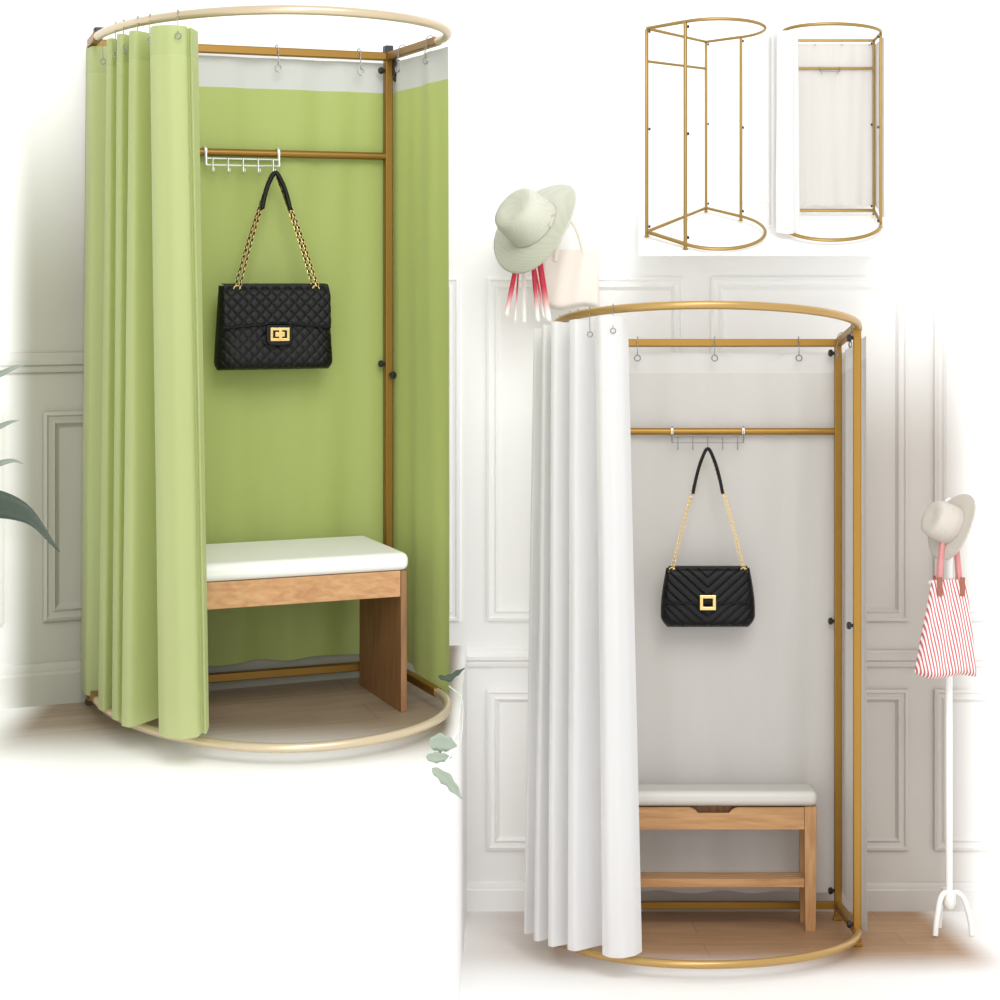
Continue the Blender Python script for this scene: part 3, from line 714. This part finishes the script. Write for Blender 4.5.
# red ribbons
def ribbon(a, b, wd, Y):
    p0, p1 = WP(a[0], a[1], Y), WP(b[0], b[1], Y)
    mb = MB()
    mb.grid(lambda i, j: p0.lerp(p1, j)+Vector(((i-.5)*wd, -.004*math.sin(j*5), 0)), 2, 16); return mb
rt_ = thing('ribbon_bundle', 'crimson ribbons with painted-in fade to white hanging below the large white hat', 'ribbon', WP(524, 256, 5.51))
for a, b, wd in (((517, 262), (506, 316), .016), ((519, 262), (515, 322), .006), ((532, 254), (538, 322), .014), ((538, 252), (549, 322), .020), ((534, 262), (544, 318), .007)):
    ribbon(a, b, wd, 5.505).build('ribbon', M['ribbon'], None, rt_, smooth=60, solid=.0012)
MB().tube([WP(516, 258, 5.51), WP(540, 250, 5.51)], .004, 8).build('ribbon_ring', M['white_metal'], None, rt_)
# pale tote behind the large hat
def tote(c_top, wt, wb, h, dep, label, material, lab_cat, handle_mat, hh, hx, tabs=None, lean=0.0):
    t = thing('tote_bag', label, lab_cat, c_top-Vector((0, 0, h)))
    def f(side):
        def g(i, j):
            X = 2*i-1; hw_ = (wt+(wb-wt)*j)/2
            e = max(0, 1-abs(X)**6)**.5
            bul = .30+.70*math.sin(min(1, j*1.02)*PI*.62)
            if j > .93: bul *= max(.0, (1-j)/.07)**.5
            zz = -h*j+.010*X*X*(j-.3)+.006*math.sin(X*4)*j
            return c_top+Vector((X*hw_+lean*j, -side*dep/2*e*bul+.004*math.sin(X*9+j*3), zz))
        return g
    MB().grid(f(1), 36, 30).grid(f(-1), 36, 30).build('bag_body', material, None, t, smooth=180)
    for s, dy in ((1, -.014), (-1, .014)):
        P = [c_top+Vector((-hx, dy, -.04)), c_top+Vector((-hx*.9, dy, .0)), c_top+Vector((-hx*.55+lean*0, dy*.6, hh*.6)), c_top+Vector((0, 0, hh)), c_top+Vector((hx*.55, dy*.6, hh*.6)), c_top+Vector((hx*.9, dy, 0)), c_top+Vector((hx, dy, -.04))]
        MB().tube(catmull(P, 7), .007, 6, sx=1, sy=.35).build('handle', handle_mat, None, t, smooth=60)
        if tabs:
            for sx in (-1, 1): MB().box(c_top+Vector((sx*hx, -s*(.016+dep*.12), -.022)), (.016, .004, .06)).build('handle_tab', tabs, None, t, smooth=0, bevel=.001)
    return t
tote(WP(570, 250, 5.64), .20, .20, .20, .05, 'plain pale beige tote hanging on the wall behind the large hat', M['canvas'], 'bag', M['canvas'], .10, .05)
MB_p = MB().tube([WP(570, 219, YW), WP(570, 219, 5.62), WP(570, 214, 5.60)], .005, 8)
tag(MB_p.build('wall_hook', M['white_metal']), 'small white wall hook holding the pale beige tote', 'hook')

# ------------------------------------------------------------------ coat stand on the right
YS = 5.42
cs_base = RIGHT.w((RIGHT.X(949, YS), YS, 0))
t = thing('coat_stand', 'slim white metal coat stand holding the striped tote at the right', 'coat stand', cs_base)
C = lambda dx, dy, z: cs_base+Vector((dx, dy, z))
MB().tube([C(0, 0, .09), C(0, 0, 1.40)], .0115, 14).build('pole', M['white_metal'], None, t, smooth=60)
MB().tube([C(0, 0, .085), C(0, 0, .10), C(0, 0, .13), C(0, 0, .145)], [.014, .022, .022, .014], 16).build('hub', M['white_metal'], None, t, smooth=60)
for a in (100, 220, 330):
    d = Vector((math.cos(math.radians(a)), math.sin(math.radians(a)), 0))
    sl = -(RIGHT.h-HZ)/F*d.y           # the floor falls away behind
    P = [C(0, 0, .125)+d*.01, C(0, 0, .14)+d*.025, C(0, 0, .12)+d*.05, C(0, 0, .05)+d*.07, C(0, 0, .006)+d*.075+Vector((0, 0, sl*.075))]
    MB().tube(catmull(P, 6), .009, 10).build('leg', M['white_metal'], None, t, smooth=60)
for a, z in ((180, 1.33), (0, 1.33), (270, 1.25), (200, 1.12)):
    d = Vector((math.cos(math.radians(a)), math.sin(math.radians(a)), 0))
    MB().tube(catmull([C(0, 0, z), C(0, 0, z+.01)+d*.04, C(0, 0, z+.04)+d*.075], 5), .006, 8).build('coat_peg', M['white_metal'], None, t, smooth=60)
MB().lathe([(.004, 0), (.016, .008), (.018, .02), (.010, .034), (.002, .038)], 16, Matrix.Translation(C(0, 0, 1.395))).build('finial', M['white_metal'], None, t, smooth=60)
hat(WP(951, 526, 5.31), (-.90, -.22, .42), 0, .118, .068, .080, 'small cream straw hat with taupe band hanging on the coat stand', M['straw_cream'], band=(M['band'], .022), bow=False, curl=.12)
tote(WP(949, 579, 5.29), .112, .20, .315, .085, 'red and white striped tote bag hanging on the coat stand', M['stripes'], 'bag', M['pink_strap'], .21, .036, tabs=M['brown_strap'], lean=-.012)

# ------------------------------------------------------------------ plants
def leaf(mb, P, wd, n=22, fold=.25, side=None, wav=0.0):
    P = resample(catmull(P, 8), n); 
    vs, fs = [], []
    for i, p in enumerate(P):
        s = i/n; tdir = (P[min(i+1, n)]-P[max(i-1, 0)]).normalized()
        sd = (Vector(side)-tdir*Vector(side).dot(tdir)).normalized(); nm = tdir.cross(sd)
        w_ = wd*(math.sin(PI*min(1, s**.75))**.8*.98+.02)*(1+wav*math.sin(i*.9))
        for k_ in (-1, -.5, 0, .5, 1): vs.append(p+sd*(k_*w_/2)+nm*(fold*abs(k_)*w_/2))
    for i in range(n):
        for k_ in range(4): a = i*5+k_; fs.append((a, a+1, a+6, a+5))
    return mb.add(vs, fs)
YP = 4.55; pb = LEFT.w((LEFT.X(-62, YP), YP, 0))
t = thing('potted_plant', 'tall leafy plant in a white pot by the left wall, leaf tips in view', 'plant', pb)
pot = MB().lathe([(.09, 0), (.105, .02), (.125, .20), (.13, .22), (.12, .22), (.112, .20), (.01, .195)], 28, Matrix.Translation(pb)).build('pot', M['terracotta'], None, t, smooth=50)
sub_part(MB().lathe([(.01, .198), (.109, .196), (.109, .19), (.01, .19)], 24, Matrix.Translation(pb)), 'soil', M['soil'], None, pot, t)
PP = lambda px, py, Y=4.55: WP(px, py, Y)
MB().tube(catmull([pb+Vector((0, 0, .19)), pb+Vector((.01, 0, .6)), PP(-58, 470), PP(-60, 380)], 8), .012, 8).build('stem', M['leaf'], None, t, smooth=60)
for tip, mid, st, wd, m in (((60, 552), (28, 510), (-20, 502), .105, 'leaf'), ((25, 464), (6, 461), (-50, 482), .030, 'leaf_grey'), ((20, 420), (2, 425), (-52, 452), .028, 'leaf_grey'),
                            ((26, 364), (8, 370), (-54, 400), .030, 'leaf_grey')):
    mb = leaf(MB(), [PP(-58, st[1]+40), PP(st[0], st[1], 4.53), PP(mid[0], mid[1], 4.48), PP(tip[0], tip[1], 4.44)], wd, side=(0.15, -.75, .9), fold=.3)
    mb.build('leaf', M[m], None, t, smooth=60, solid=.001)
# trailing plant at the platform corner
YQ = 4.52; qb = LEFT.w((LEFT.X(452, YQ), YQ, 0))
t = thing('trailing_plant', 'pale stemmed trailing plant hanging at the corner right of the green curtains', 'plant', WP(452, 690, 4.50))
Q = lambda px, py, Y=4.08: WP(px, py, Y)
MB().tube(catmull([WP(449, 686, 4.60), WP(462, 700, 4.50), Q(461, 738, 4.2), Q(455, 750), Q(440, 768)], 8), .0018, 6).build('stem', M['stem_pale'], None, t)
for P, wd, m, wv in (([Q(438, 676, 4.55), Q(448, 678, 4.55), Q(458, 672, 4.55), Q(465, 668, 4.55)], .020, 'leaf', .2), ([Q(429, 744), Q(441, 742), Q(457, 746)], .052, 'leaf_pale', .12), ([Q(426, 757), Q(438, 757), Q(452, 757)], .03, 'leaf_pale', .1),
                     ([Q(432, 768), Q(446, 778), Q(455, 789), Q(462, 799)], .034, 'leaf_pale', .15)):
    leaf(MB(), P, wd, side=(0.1, -.35, 1), fold=.2, wav=wv).build('leaf', M[m], None, t, smooth=60, solid=.001)

for r_ in ROOTS:
    if '_o' in r_: del r_['_o']
